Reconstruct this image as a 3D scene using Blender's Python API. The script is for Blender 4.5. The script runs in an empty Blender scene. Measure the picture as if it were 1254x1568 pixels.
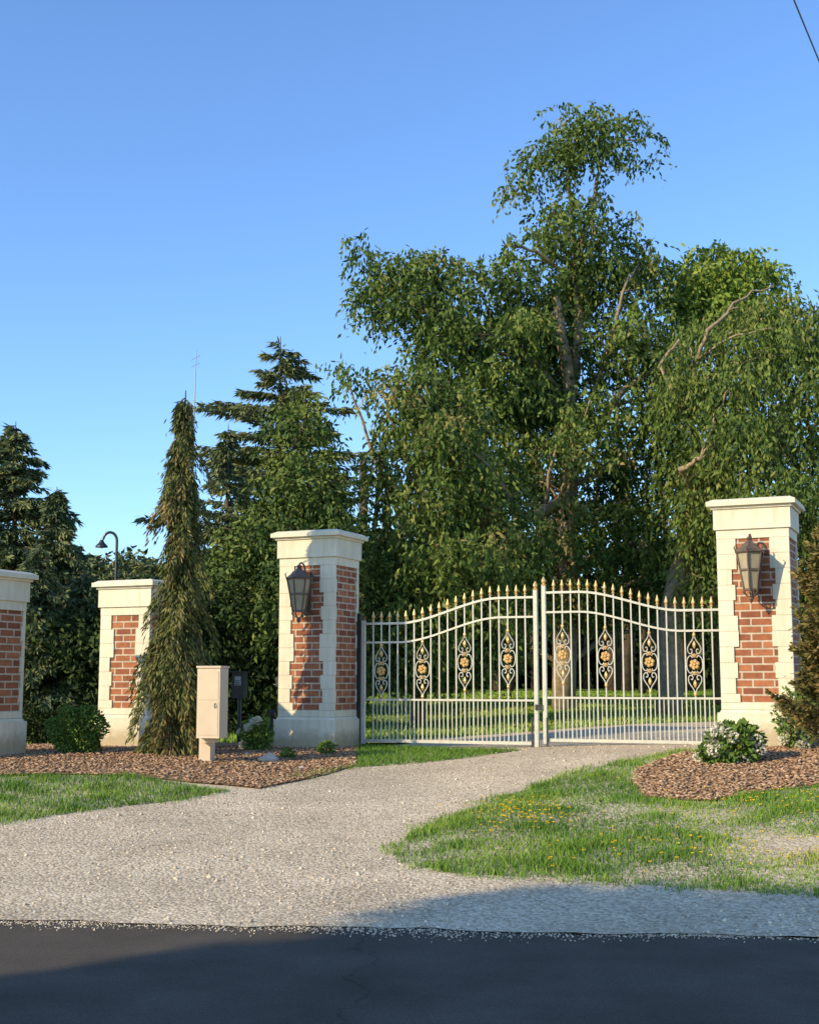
import bpy, bmesh, math
import numpy as np
from mathutils import Vector, Matrix
rng = np.random.default_rng(11)
F=2000.0; PITCH=math.radians(7.4); CAMZ=1.6
sp,cp=math.sin(PITCH),math.cos(PITCH)
scene=bpy.context.scene
# ---------------------------------------------------------------- survey helpers
def ray(px,py):
    a=(px-627)/F; b=(784-py)/F
    return np.array([a, cp-b*sp, sp+b*cp])
def P(px,py,Y):
    d=ray(px,py); t=Y/d[1]
    return np.array([d[0]*t, Y, CAMZ+d[2]*t])
def sstep(t):
    t=np.clip(t,0,1); return t*t*(3-2*t)
def terr(x,y):
    x=np.asarray(x,float); y=np.asarray(y,float)
    L=8.2+2.0*np.exp(-((x+1.0)/2.4)**2)
    H=.62+.13*sstep(x/4.5)
    t=np.clip((y+.113*x-8.75)/L,0,1)
    z=H*(.6*t+.4*t*t*(3-2*t))
    z=z+.016*np.clip(y-21,0,45)
    z=z+.02*np.sin(x*1.3+y*.7)*np.sin(y*.9-x*.4)*np.clip((y-10)/4,0,1)*np.clip((17-y)/3,0,1)
    return z
def G(px,py):
    d=ray(px,py)
    ts=np.linspace(4,120,6000)
    zz=CAMZ+d[2]*ts-terr(d[0]*ts,d[1]*ts)
    i=np.argmax(zz<0)
    if zz[i]>=0: i=len(ts)-1
    t=ts[i]; x,y=d[0]*t,d[1]*t
    return np.array([x,y,float(terr(x,y))])
def inside(poly,x,y):
    poly=np.asarray(poly,float); c=np.zeros(len(x),bool); n=len(poly); j=n-1
    for i in range(n):
        xi,yi=poly[i][:2]; xj,yj=poly[j][:2]
        m=((yi>y)!=(yj>y))
        with np.errstate(divide='ignore',invalid='ignore'):
            c^= m&(x<(xj-xi)*(y-yi)/((yj-yi) if yj!=yi else 1e-9)+xi)
        j=i
    return c
def edgedist(poly,x,y):
    poly=np.asarray(poly,float); d=np.full(len(x),1e9); n=len(poly)
    for i in range(n):
        a=poly[i][:2]; b=poly[(i+1)%n][:2]; ab=b-a
        t=np.clip(((x-a[0])*ab[0]+(y-a[1])*ab[1])/(ab@ab+1e-9),0,1)
        d=np.minimum(d,np.hypot(x-a[0]-t*ab[0],y-a[1]-t*ab[1]))
    return d
def nrm(v): return v/(np.linalg.norm(v,axis=-1,keepdims=True)+1e-9)
def link(o,parent=None):
    scene.collection.objects.link(o)
    if parent: o.parent=parent
    return o
def empty(name,loc=(0,0,0),rz=0):
    e=bpy.data.objects.new(name,None); e.location=loc; e.rotation_euler=(0,0,rz); e.empty_display_size=.3
    return link(e)
def fast_mesh(name,V,Fi,mat,tint=None,parent=None,origin=(0,0,0),smooth=False):
    V=np.asarray(V,np.float32)-np.asarray(origin,np.float32)
    N,k=Fi.shape
    me=bpy.data.meshes.new(name)
    me.vertices.add(len(V)); me.vertices.foreach_set('co',V.ravel())
    me.loops.add(N*k); me.loops.foreach_set('vertex_index',Fi.astype(np.int32).ravel())
    me.polygons.add(N); me.polygons.foreach_set('loop_start',np.arange(0,N*k,k,dtype=np.int32))
    me.update(calc_edges=True)
    if tint is not None:
        a=me.attributes.new('tint','FLOAT','FACE'); a.data.foreach_set('value',np.asarray(tint,np.float32))
    if smooth: me.polygons.foreach_set('use_smooth',np.ones(N,bool))
    me.materials.append(mat)
    o=bpy.data.objects.new(name,me); o.location=(0,0,0) if parent else origin
    return link(o,parent)
# ---------------------------------------------------------------- materials
def newmat(name):
    m=bpy.data.materials.new(name); m.use_nodes=True
    nt=m.node_tree; return m,nt,nt.nodes['Principled BSDF']
def N(nt,t,**kw):
    n=nt.nodes.new(t)
    for k,v in kw.items(): setattr(n,k,v)
    return n
def ramp(nt,stops,inp=None):
    r=N(nt,'ShaderNodeValToRGB'); e=r.color_ramp.elements
    e[0].position,e[0].color=stops[0][0],(*stops[0][1],1)
    e[1].position,e[1].color=stops[-1][0],(*stops[-1][1],1)
    for p,c in stops[1:-1]:
        x=e.new(p); x.color=(*c,1)
    if inp is not None: nt.links.new(inp,r.inputs[0])
    return r
def noise(nt,scale,detail=4,rough=.6,vec=None):
    n=N(nt,'ShaderNodeTexNoise'); n.inputs['Scale'].default_value=scale; n.inputs['Detail'].default_value=detail; n.inputs['Roughness'].default_value=rough
    if vec is not None: nt.links.new(vec,n.inputs['Vector'])
    return n
def coord(nt,which='Object'):
    return N(nt,'ShaderNodeTexCoord').outputs[which]
def bump(nt,b,h,strength,dist):
    n=N(nt,'ShaderNodeBump'); n.inputs['Strength'].default_value=strength; n.inputs['Distance'].default_value=dist
    nt.links.new(h,n.inputs['Height']); nt.links.new(n.outputs[0],b.inputs['Normal']); return n
def mixc(nt,a,b,f,mode='MIX'):
    n=N(nt,'ShaderNodeMix',data_type='RGBA',blend_type=mode)
    for s,v in ((6,a),(7,b),(0,f)):
        if hasattr(v,'links'): nt.links.new(v,n.inputs[s])
        elif s==0: n.inputs[0].default_value=v
        else: n.inputs[s].default_value=(*v,1)
    return n.outputs[2]
def leafmat(name,stops,trans=0,rough=.65,spec=.12):
    m,nt,b=newmat(name)
    a=N(nt,'ShaderNodeAttribute',attribute_name='tint')
    r=ramp(nt,stops,a.outputs['Fac'])
    nt.links.new(r.outputs[0],b.inputs['Base Color']); b.inputs['Roughness'].default_value=rough
    b.inputs['Specular IOR Level'].default_value=spec
    if trans>0:
        t=N(nt,'ShaderNodeBsdfTranslucent'); nt.links.new(r.outputs[0],t.inputs[0])
        mx=N(nt,'ShaderNodeMixShader'); mx.inputs[0].default_value=trans
        nt.links.new(b.outputs[0],mx.inputs[1]); nt.links.new(t.outputs[0],mx.inputs[2])
        nt.links.new(mx.outputs[0],nt.nodes['Material Output'].inputs[0])
    return m
def simple(name,c1,c2,scale=8,rough=.6,metal=0,bs=0,bd=.01,spec=.5):
    m,nt,b=newmat(name); n=noise(nt,scale,6,.65,coord(nt))
    r=ramp(nt,[(.3,c1),(.7,c2)],n.outputs[0]); nt.links.new(r.outputs[0],b.inputs['Base Color'])
    b.inputs['Roughness'].default_value=rough; b.inputs['Metallic'].default_value=metal; b.inputs['Specular IOR Level'].default_value=spec
    if bs: bump(nt,b,n.outputs[0],bs,bd)
    return m
M_leafA=leafmat('locust_leaves',[(0,(.04,.075,.018)),(.45,(.115,.17,.034)),(.8,(.23,.27,.06)),(1,(.31,.25,.09))],.2)
M_leafC=leafmat('bright_leaves',[(0,(.09,.16,.03)),(.5,(.22,.30,.045)),(1,(.36,.40,.08))],.25)
M_leafD=leafmat('juniper_leaves',[(0,(.035,.065,.018)),(.5,(.10,.145,.03)),(1,(.20,.22,.05))])
M_dark=leafmat('wood_leaves',[(0,(.012,.024,.007)),(.5,(.028,.046,.012)),(1,(.07,.095,.022))])
M_spr=leafmat('spruce_needles',[(0,(.035,.06,.028)),(.5,(.11,.14,.06)),(1,(.22,.23,.085))])
M_weep=leafmat('weeping_needles',[(0,(.05,.06,.018)),(.5,(.13,.145,.04)),(.85,(.24,.20,.07)),(1,(.29,.18,.08))])
M_box=leafmat('boxwood_leaves',[(0,(.06,.12,.02)),(1,(.18,.26,.05))])
M_arb=leafmat('arborvitae_leaves',[(0,(.07,.075,.02)),(.5,(.16,.14,.04)),(1,(.3,.2,.07))])
M_pet=leafmat('petals',[(0,(.66,.6,.42)),(1,(.85,.81,.66))],.2)
M_yel=leafmat('yellow_petals',[(0,(.75,.50,.02)),(1,(.9,.66,.04))])
M_grass=leafmat('grass_blades',[(0,(.07,.15,.02)),(.4,(.16,.28,.035)),(.75,(.32,.38,.06)),(1,(.50,.40,.15))])
M_stone=leafmat('gravel_stones',[(0,(.28,.22,.15)),(.5,(.66,.54,.38)),(1,(.86,.74,.55))],0,.85)
M_chip=leafmat('bark_chips',[(0,(.14,.08,.04)),(.5,(.40,.24,.135)),(1,(.64,.44,.27))],0,.85)
M_bark=simple('bark',(.17,.12,.07),(.44,.33,.20),6,.9,0,.6,.03,.15)
M_barkd=simple('dark_bark',(.06,.04,.03),(.15,.11,.07),6,.9,0,.6,.03,.15)
M_beige=simple('beige_paint',(.62,.48,.32),(.68,.54,.37),5,.6,spec=.3)
M_black=simple('black_metal',(.015,.015,.016),(.03,.03,.032),10,.4)
M_bronze=simple('bronze_metal',(.09,.06,.045),(.2,.14,.10),14,.5,.3)
M_glassL=simple('lantern_glass',(.34,.28,.18),(.46,.38,.25),6,.15)
M_silver=simple('gate_paint',(.50,.47,.38),(.62,.58,.47),12,.4,.3)
M_gold=simple('gold_paint',(.68,.42,.14),(.85,.60,.26),12,.35,.4)
M_grey=simple('grey_plate',(.3,.3,.3),(.4,.4,.4),10,.4)
M_rock=simple('fieldstone',(.40,.33,.25),(.6,.51,.4),7,.85,0,.5,.02)
M_wood=simple('pole_wood',(.10,.07,.05),(.2,.15,.11),5,.85)
# stucco with splash dirt near the ground and faint rain stains
M_cream,nt,b=newmat('cream_stucco'); oc=coord(nt)
n1=noise(nt,2.4,6,.65,oc); r1=ramp(nt,[(.3,(.72,.64,.46)),(.7,(.81,.735,.56))],n1.outputs[0])
mp=N(nt,'ShaderNodeMapping'); mp.inputs['Scale'].default_value=(9,9,.9); nt.links.new(oc,mp.inputs[0]); n2=noise(nt,1.6,5,.7,mp.outputs[0])
c=mixc(nt,r1.outputs[0],ramp(nt,[(.35,(.86,.84,.80)),(.55,(1,1,1))],n2.outputs[0]).outputs[0],.8,'MULTIPLY')
sx=N(nt,'ShaderNodeSeparateXYZ'); nt.links.new(oc,sx.inputs[0]); n3=noise(nt,7,5,.7,oc)
ad=N(nt,'ShaderNodeMath',operation='MULTIPLY_ADD'); nt.links.new(n3.outputs[0],ad.inputs[0]); ad.inputs[1].default_value=-.35; nt.links.new(sx.outputs[2],ad.inputs[2])
dr=ramp(nt,[(0,(.62,.55,.45)),(.16,(1,1,1))],ad.outputs[0]); c=mixc(nt,c,dr.outputs[0],.9,'MULTIPLY')
nt.links.new(c,b.inputs['Base Color']); b.inputs['Roughness'].default_value=.88; b.inputs['Specular IOR Level'].default_value=.15
n4=noise(nt,90,4,.7,oc); bump(nt,b,n4.outputs[0],.35,.004)
# brick
M_brick,nt,b=newmat('red_brick')
uv=coord(nt,'UV'); bt=N(nt,'ShaderNodeTexBrick'); nt.links.new(uv,bt.inputs['Vector'])
for k,v in (('Scale',1.0),('Mortar Size',.012),('Mortar Smooth',.15),('Brick Width',.27),('Row Height',.098),('Bias',0.)): bt.inputs[k].default_value=v
bt.inputs['Color1'].default_value=(.48,.19,.085,1); bt.inputs['Color2'].default_value=(.26,.09,.05,1); bt.inputs['Mortar'].default_value=(.58,.49,.36,1)
n1=noise(nt,9,6,.7,uv); c=mixc(nt,bt.outputs['Color'],ramp(nt,[(.3,(.55,.55,.55)),(.7,(1.25,1.15,1.1))],n1.outputs[0]).outputs[0],.7,'MULTIPLY')
nt.links.new(c,b.inputs['Base Color']); b.inputs['Roughness'].default_value=.9; b.inputs['Specular IOR Level'].default_value=.2
inv=N(nt,'ShaderNodeMath',operation='SUBTRACT'); inv.inputs[0].default_value=1; nt.links.new(bt.outputs['Fac'],inv.inputs[1])
bump(nt,b,inv.outputs[0],.8,.012)
# asphalt
M_road,nt,b=newmat('asphalt'); oc=coord(nt)
n1=noise(nt,1.2,5,.6,oc); n2=noise(nt,160,3,.7,oc)
r1=ramp(nt,[(.3,(.095,.078,.059)),(.7,(.14,.117,.09))],n1.outputs[0]); r2=ramp(nt,[(.35,(.5,.5,.5)),(.6,(1.1,1.1,1.1)),(.75,(2.4,2.2,1.9))],n2.outputs[0])
c=mixc(nt,r1.outputs[0],r2.outputs[0],.8,'MULTIPLY')
dn=noise(nt,2.5,4,.6,oc); dv=mixc(nt,oc,dn.outputs['Color'],.3)
vo=N(nt,'ShaderNodeTexVoronoi',feature='DISTANCE_TO_EDGE'); vo.inputs['Scale'].default_value=.4; nt.links.new(dv,vo.inputs['Vector'])
cr=ramp(nt,[(0,(.6,.6,.6)),(.003,(1,1,1))],vo.outputs['Distance'])
c=mixc(nt,c,cr.outputs[0],.7,'MULTIPLY'); nt.links.new(c,b.inputs['Base Color']); b.inputs['Roughness'].default_value=.95
b.inputs['Specular IOR Level'].default_value=.05
bump(nt,b,n2.outputs[0],.6,.006)
# gravel sheet
M_gravel,nt,b=newmat('gravel'); oc=coord(nt)
v=N(nt,'ShaderNodeTexVoronoi'); v.inputs['Scale'].default_value=40; nt.links.new(oc,v.inputs['Vector'])
sv=N(nt,'ShaderNodeSeparateColor'); nt.links.new(v.outputs['Color'],sv.inputs[0])
r1=ramp(nt,[(0,(.42,.335,.225)),(.5,(.64,.52,.355)),(1,(.80,.67,.48))],sv.outputs[0])
n1=noise(nt,.9,5,.6,oc); r2=ramp(nt,[(.3,(.78,.76,.73)),(.7,(1.1,1.08,1.04))],n1.outputs[0])
c=mixc(nt,r1.outputs[0],r2.outputs[0],1.,'MULTIPLY'); nt.links.new(c,b.inputs['Base Color']); b.inputs['Roughness'].default_value=.95
b.inputs['Specular IOR Level'].default_value=.05
bump(nt,b,v.outputs['Distance'],.8,.010).invert=True
# mulch
M_mulch,nt,b=newmat('mulch'); oc=coord(nt); n1=noise(nt,35,6,.75,oc)
r1=ramp(nt,[(.3,(.15,.085,.045)),(.5,(.37,.23,.13)),(.7,(.56,.39,.24))],n1.outputs[0]); nt.links.new(r1.outputs[0],b.inputs['Base Color']); b.inputs['Roughness'].default_value=.95
b.inputs['Specular IOR Level'].default_value=.05
bump(nt,b,n1.outputs[0],.8,.03)
# grass ground
M_ground,nt,b=newmat('lawn'); oc=coord(nt); n1=noise(nt,.6,6,.65,oc); n2=noise(nt,22,5,.7,oc)
r1=ramp(nt,[(.3,(.10,.16,.025)),(.55,(.17,.24,.035)),(.75,(.27,.28,.07))],n1.outputs[0]); r2=ramp(nt,[(.3,(.5,.5,.5)),(.7,(1.3,1.3,1.2))],n2.outputs[0])
c=mixc(nt,r1.outputs[0],r2.outputs[0],1.,'MULTIPLY'); nt.links.new(c,b.inputs['Base Color']); b.inputs['Roughness'].default_value=.95; b.inputs['Specular IOR Level'].default_value=.05
bump(nt,b,n2.outputs[0],.6,.03)
# ---------------------------------------------------------------- mesh builder
class MB:
    def __init__(s): s.v=[]; s.f=[]; s.m=[]
    def box(s,x0,x1,y0,y1,z0,z1,m=0,tx=0):
        b=len(s.v)
        s.v+=[(x0,y0,z0),(x1,y0,z0),(x1,y1,z0),(x0,y1,z0),(x0+tx,y0+tx,z1),(x1-tx,y0+tx,z1),(x1-tx,y1-tx,z1),(x0+tx,y1-tx,z1)]
        for q in ((0,3,2,1),(4,5,6,7),(0,1,5,4),(1,2,6,5),(2,3,7,6),(3,0,4,7)): s.f.append([b+i for i in q]); s.m.append(m)
    def tube(s,pts,rad,m=0,n=6,cap=True):
        pts=[Vector(p) for p in pts]; b=len(s.v); k=len(pts)
        if not hasattr(rad,'__len__'): rad=[rad]*k
        t0=(pts[1]-pts[0]).normalized(); a=t0.cross(Vector((0,0,1)) if abs(t0.z)<.9 else Vector((1,0,0))).normalized()
        for i,p in enumerate(pts):
            t=(pts[min(i+1,k-1)]-pts[max(i-1,0)])
            if t.length<1e-6: t=t0.copy()
            t.normalize(); a=(a-t*a.dot(t))
            if a.length<1e-4: a=t.orthogonal()
            a.normalize(); c=t.cross(a)
            for j in range(n):
                w=2*math.pi*j/n
                s.v.append(tuple(p+(a*math.cos(w)+c*math.sin(w))*rad[i]))
        for i in range(k-1):
            for j in range(n):
                s.f.append([b+i*n+j,b+i*n+(j+1)%n,b+(i+1)*n+(j+1)%n,b+(i+1)*n+j]); s.m.append(m)
        if cap:
            s.f.append([b+j for j in range(n)][::-1]); s.m.append(m)
            s.f.append([b+(k-1)*n+j for j in range(n)]); s.m.append(m)
    def lathe(s,c,prof,m=0,n=8,ph=0):
        b=len(s.v); k=len(prof)
        for r,z in prof:
            for j in range(n):
                w=2*math.pi*j/n+ph; s.v.append((c[0]+r*math.cos(w),c[1]+r*math.sin(w),c[2]+z))
        for i in range(k-1):
            for j in range(n):
                s.f.append([b+i*n+j,b+i*n+(j+1)%n,b+(i+1)*n+(j+1)%n,b+(i+1)*n+j]); s.m.append(m)
        s.f.append([b+j for j in range(n)][::-1]); s.m.append(m)
        s.f.append([b+(k-1)*n+j for j in range(n)]); s.m.append(m)
    def build(s,name,mats,parent=None,loc=(0,0,0),rz=0,bevel=0,smooth=False,uv=False):
        me=bpy.data.meshes.new(name); me.from_pydata(s.v,[],s.f)
        for mm in mats: me.materials.append(mm)
        me.polygons.foreach_set('material_index',s.m)
        if smooth: me.polygons.foreach_set('use_smooth',[True]*len(s.f))
        if uv:
            u=me.uv_layers.new(name='UVMap')
            for p in me.polygons:
                nn=p.normal
                for li in p.loop_indices:
                    co=me.vertices[me.loops[li].vertex_index].co
                    if abs(nn.z)>.7: u.data[li].uv=(co.x,co.y)
                    elif abs(nn.x)>abs(nn.y): u.data[li].uv=(co.y+.1,co.z)
                    else: u.data[li].uv=(co.x,co.z)
        o=bpy.data.objects.new(name,me); o.location=loc; o.rotation_euler=(0,0,rz); link(o,parent)
        if bevel:
            md=o.modifiers.new('b','BEVEL'); md.width=bevel; md.segments=2; md.limit_method='ANGLE'
        return o
def catmull(pts,sub=5):
    p=[np.array(q,float) for q in pts]; p=[2*p[0]-p[1]]+p+[2*p[-1]-p[-2]]; out=[]
    for i in range(1,len(p)-2):
        for t in np.linspace(0,1,sub+1)[:-1]:
            out.append(.5*((2*p[i])+(-p[i-1]+p[i+1])*t+(2*p[i-1]-5*p[i]+4*p[i+1]-p[i+2])*t*t+(-p[i-1]+3*p[i]-3*p[i+1]+p[i+2])*t**3))
    out.append(p[-2]); return out
# ---------------------------------------------------------------- ground
xs=np.concatenate([np.linspace(-400,-20,14)[:-1],np.arange(-20,20.01,.5),np.linspace(20,400,14)[1:]])
ys=np.concatenate([np.linspace(-300,-10,10)[:-1],np.arange(-10,60.01,.5),np.linspace(60,700,14)[1:]])
X,Y=np.meshgrid(xs,ys); Z=terr(X,Y)
V=np.stack([X.ravel(),Y.ravel(),Z.ravel()],1); nx=len(xs); ny=len(ys)
I=np.arange(nx*ny).reshape(ny,nx)
Fq=np.stack([I[:-1,:-1].ravel(),I[:-1,1:].ravel(),I[1:,1:].ravel(),I[1:,:-1].ravel()],1)
fast_mesh('ground',V,Fq,M_ground,smooth=True)
def wob(x,y): return .5*np.sin(x*3.1+y*1.7)+.3*np.sin(x*7.3-y*5.1+1)+.25*np.sin(x*15+y*13)
def densify(poly,step=.12,amp=.05):
    out=[]; n=len(poly)
    for i in range(n):
        a=np.array(poly[i][:2],float); b=np.array(poly[(i+1)%n][:2],float); L=np.linalg.norm(b-a)
        k=int(min(max(1,L/step),400)); d=(b-a)/max(L,1e-6); nn=np.array([-d[1],d[0]])
        for j in range(k):
            p=a+(b-a)*j/k; out.append(p+nn*amp*wob(p[0],p[1]))
    return out
def region(name,poly,mat,off,step=.12,amp=.05):
    pts=densify(poly,step,amp)
    bm=bmesh.new(); vs=[bm.verts.new((p[0],p[1],0)) for p in pts]
    f=bm.faces.new(vs); bmesh.ops.triangulate(bm,faces=[f])
    xs_=[p[0] for p in pts]; ys_=[p[1] for p in pts]
    for x in np.arange(max(-20,math.floor(min(xs_))),min(20,max(xs_)),.5):
        bmesh.ops.bisect_plane(bm,geom=bm.verts[:]+bm.edges[:]+bm.faces[:],plane_co=(x,0,0),plane_no=(1,0,0))
    for y in np.arange(math.floor(min(ys_)),max(ys_),.5):
        bmesh.ops.bisect_plane(bm,geom=bm.verts[:]+bm.edges[:]+bm.faces[:],plane_co=(0,y,0),plane_no=(0,1,0))
    for v in bm.verts: v.co.z=float(terr(v.co.x,v.co.y))+off
    bmesh.ops.recalc_face_normals(bm,faces=bm.faces)
    if sum(f.normal.z for f in bm.faces)<0: bmesh.ops.reverse_faces(bm,faces=bm.faces)
    me=bpy.data.meshes.new(name); bm.to_mesh(me); bm.free(); me.materials.append(mat)
    me.polygons.foreach_set('use_smooth',[True]*len(me.polygons))
    link(bpy.data.objects.new(name,me)); return [np.array(p) for p in pts]
def g2(*pp): return [G(a,b)[:2] for a,b in pp]
RE=lambda x: 8.72-.113*x
region('asphalt_road',[(-60,RE(-60)-7.8),(60,RE(60)-7.8),(60,RE(60)+.15),(-60,RE(-60)+.15)],M_road,.008,1.0,0)
mulchL=g2((-60,1150),(0,1192),(100,1190),(200,1192),(340,1206),(400,1212),(470,1196),(545,1176))+[(-.75,19.2),(-.9,20.5),(-4,21),(-9,19)]
mulchR=g2((1095,1150),(1040,1158),(975,1182),(968,1205),(990,1226),(1090,1232),(1200,1212),(1300,1205))+[(8,15.5),(9,19),(4.6,19)]
grassR=g2((1035,1156),(950,1170),(880,1186),(760,1228),(650,1272),(600,1298),(607,1325),(680,1342),(850,1350),(1000,1362),(1254,1380))+[(8,9.0),(12,8.6),(12,16),(5.5,17.2)]
grassL=g2((-60,1192),(100,1190),(200,1192),(350,1215),(280,1228),(150,1243),(0,1264))+[(-8,11.6),(-9,14.5)]
drive=[(30,6.9),(12,8.4),(8,8.95)]+g2((1254,1380),(1000,1362),(850,1350),(680,1342),(607,1325),(600,1298),(650,1272),(760,1228),(880,1186),(950,1170),(1035,1156))+\
 [(4.3,17.8),(5.2,19.5),(8,21.8),(14,24),(28,25.5),(28,29.5),(14,28),(6,25.5),(1.5,22.8),(-.45,20.0)]+g2((700,1163),(620,1168),(548,1176),(470,1194),(400,1210),(350,1215),(280,1228),(150,1243),(0,1264))+[(-8,11.6),(-14,11.9),(-30,13.2),(-30,RE(-30)-.02),(30,RE(30)-.02)]
driveP=region('gravel_driveway',drive,M_gravel,.02,.14,.07)
region('mulch_bed',mulchL,M_mulch,.035,.12,.05)
region('mulch_bed',mulchR,M_mulch,.035,.12,.05)
# ---------------------------------------------------------------- scatter
def scatter(poly,n,excl=()):
    p=np.array([q[:2] for q in poly]); lo=p.min(0); hi=p.max(0)
    x=rng.uniform(lo[0],hi[0],n); y=rng.uniform(lo[1],hi[1],n); k=inside(p,x,y)
    for e in excl: k&=~inside(np.array([q[:2] for q in e]),x,y)
    return x[k],y[k]
def fov(x,y,m=1.6): return (np.abs(x)<y*.33+m)
def blades(name,x,y,h,w,tint,mat,parent=None):
    n=len(x); z=terr(x,y)+.005; a=rng.uniform(0,2*np.pi,n); s=np.stack([np.cos(a),np.sin(a),np.zeros(n)],1)*w[:,None]
    p=np.stack([x,y,z],1); le=rng.normal(0,.35,(n,2))
    tip=p+np.stack([le[:,0]*h,le[:,1]*h,h],1)
    mid=p+np.stack([le[:,0]*h*.3,le[:,1]*h*.3,h*.6],1)
    V=np.stack([p-s,p+s,mid+s*.7,mid-s*.7,tip],1).reshape(-1,3); b=np.arange(n)[:,None]*5
    Fi=np.concatenate([b+[0,1,2],b+[0,2,3],b+[3,2,4]],1).reshape(-1,3)
    return fast_mesh(name,V,Fi,mat,np.repeat(tint,3),parent)
def vn(x,y,s): return .5+.25*np.sin(x*s+1.3*np.sin(y*s*.8))+.25*np.sin(y*s*1.3+1.7*np.sin(x*s*.7+2))
x,y=scatter(grassR,300000,(mulchR,)); k=fov(x,y); x,y=x[k],y[k]
gd_=G(1215,1298); dn=vn(x,y,1.9); dry=np.exp(-(((x-gd_[0])/.5)**2+((y-gd_[1])/.45)**2))
k=rng.random(len(x))<(.75+.25*dn)*(1-.5*dry); x,y,dn,dry=x[k],y[k],dn[k],dry[k]
hh=(.03+.05*dn*rng.random(len(x))+.05*vn(x,y,6)**3)*(1-.5*dry)
tuf=rng.random(len(x))<.02; hh=hh*np.where(tuf,1.8,1)
blades('grass_verge',x,y,hh,rng.uniform(.003,.006,len(x)),np.clip(.03+.45*vn(x,y,2.7)+rng.normal(0,.16,len(x))+.6*dry+.1*(x>2.5),0,1),M_grass)
x,y=scatter(grassL,60000); k=fov(x,y,2); x,y=x[k],y[k]
blades('grass_verge',x,y,.025+.045*rng.random(len(x))+.05*vn(x,y,7)**3,rng.uniform(.003,.006,len(x)),np.clip(.08+.4*vn(x,y,3)+rng.normal(0,.16,len(x)),0,1),M_grass)
x,y=scatter([G(548,1178)[:2],G(640,1172)[:2],G(720,1163)[:2],G(800,1152)[:2],(-.6,19.9),(-.8,19.2)],16000)
blades('grass_tuft',x,y,.03+.06*rng.random(len(x)),rng.uniform(.003,.006,len(x)),np.clip(.2+rng.normal(0,.14,len(x)),0,1),M_grass)
ed=np.array([p for p in driveP if abs(p[0])<7 and 9.6<p[1]<18]); ii=rng.integers(0,len(ed),9000); x=ed[ii,0]+rng.normal(0,.07,9000); y=ed[ii,1]+rng.normal(0,.07,9000)
kk=vn(x,y,5)>.45; x,y=x[kk],y[kk]
blades('edge_weeds',x,y,.02+.06*rng.random(len(x)),rng.uniform(.003,.005,len(x)),np.clip(.4+rng.normal(0,.2,len(x)),0,1),M_grass)
lawn=[(-8,20.5),(-.8,20.5),(1.5,23.0),(6,25.8),(14,28.3),(22,29),(22,50),(-8,50)]
x,y=scatter(lawn,110000); k=fov(x,y,1); x,y=x[k],y[k]
blades('lawn_grass',x,y,.03+.05*rng.random(len(x)),rng.uniform(.008,.016,len(x)),np.clip(.4+.3*vn(x,y,.6)+rng.normal(0,.12,len(x)),0,.9),M_grass)
def stones(name,x,y,r,off,mat,flat=.6,parent=None,tint=None):
    n=len(x); z=terr(x,y)+off
    O=np.array([[1,0,0],[0,1,0],[-1,0,0],[0,-1,0],[0,0,1],[0,0,-1]],float)
    V=O[None]*rng.uniform(.6,1.2,(n,6,1))*r[:,None,None]; V[:,:,2]*=flat
    a=rng.uniform(0,6.28,n); c,s=np.cos(a)[:,None],np.sin(a)[:,None]; t=rng.normal(0,.3,n)[:,None]
    X=V[:,:,0]*c-V[:,:,1]*s; Yy=V[:,:,0]*s+V[:,:,1]*c; V=np.stack([X+x[:,None],Yy+y[:,None],V[:,:,2]+X*t+z[:,None]],2).reshape(-1,3)
    T=np.array([[0,1,4],[1,2,4],[2,3,4],[3,0,4],[1,0,5],[2,1,5],[3,2,5],[0,3,5]])
    Fi=(np.arange(n)[:,None,None]*6+T[None]).reshape(-1,3)
    if tint is None: tint=np.clip(rng.normal(.5,.25,n),0,1)
    return fast_mesh(name,V,Fi,mat,np.repeat(tint,8),parent)
x,y=scatter(driveP,260000); k=fov(x,y,.8)&(y<20); x,y=x[k],y[k]
track=np.clip(vn(x*.8+y*.35,y*.35,2.6)*1.3-.2,0,1)
k=rng.random(len(x))<(.15+.85*track)*np.clip(1.25-(y-9)/9,.12,1); x,y=x[k],y[k]
r=.006+.011*rng.random(len(x))**2+.012*(rng.random(len(x))<.05)
stones('gravel_stones',x,y,r,.024,M_stone,.7,tint=np.clip(rng.normal(.5,.26,len(x)),0,1))
x=rng.uniform(-5,5,5000); y=RE(x)+.05-np.abs(rng.normal(0,.13,5000))*(.4+vn(x,x*0,2.2)); stones('loose_gravel',x,y,rng.uniform(.004,.011,5000),.012,M_stone)
for pl,nn in ((mulchL,26000),(mulchR,30000)):
    x,y=scatter(pl,nn); k=fov(x,y,1.5)&(y<20); x,y=x[k],y[k]
    stones('bark_mulch',x,y,.012+.03*rng.random(len(x)),.045,M_chip,.3)
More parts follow.
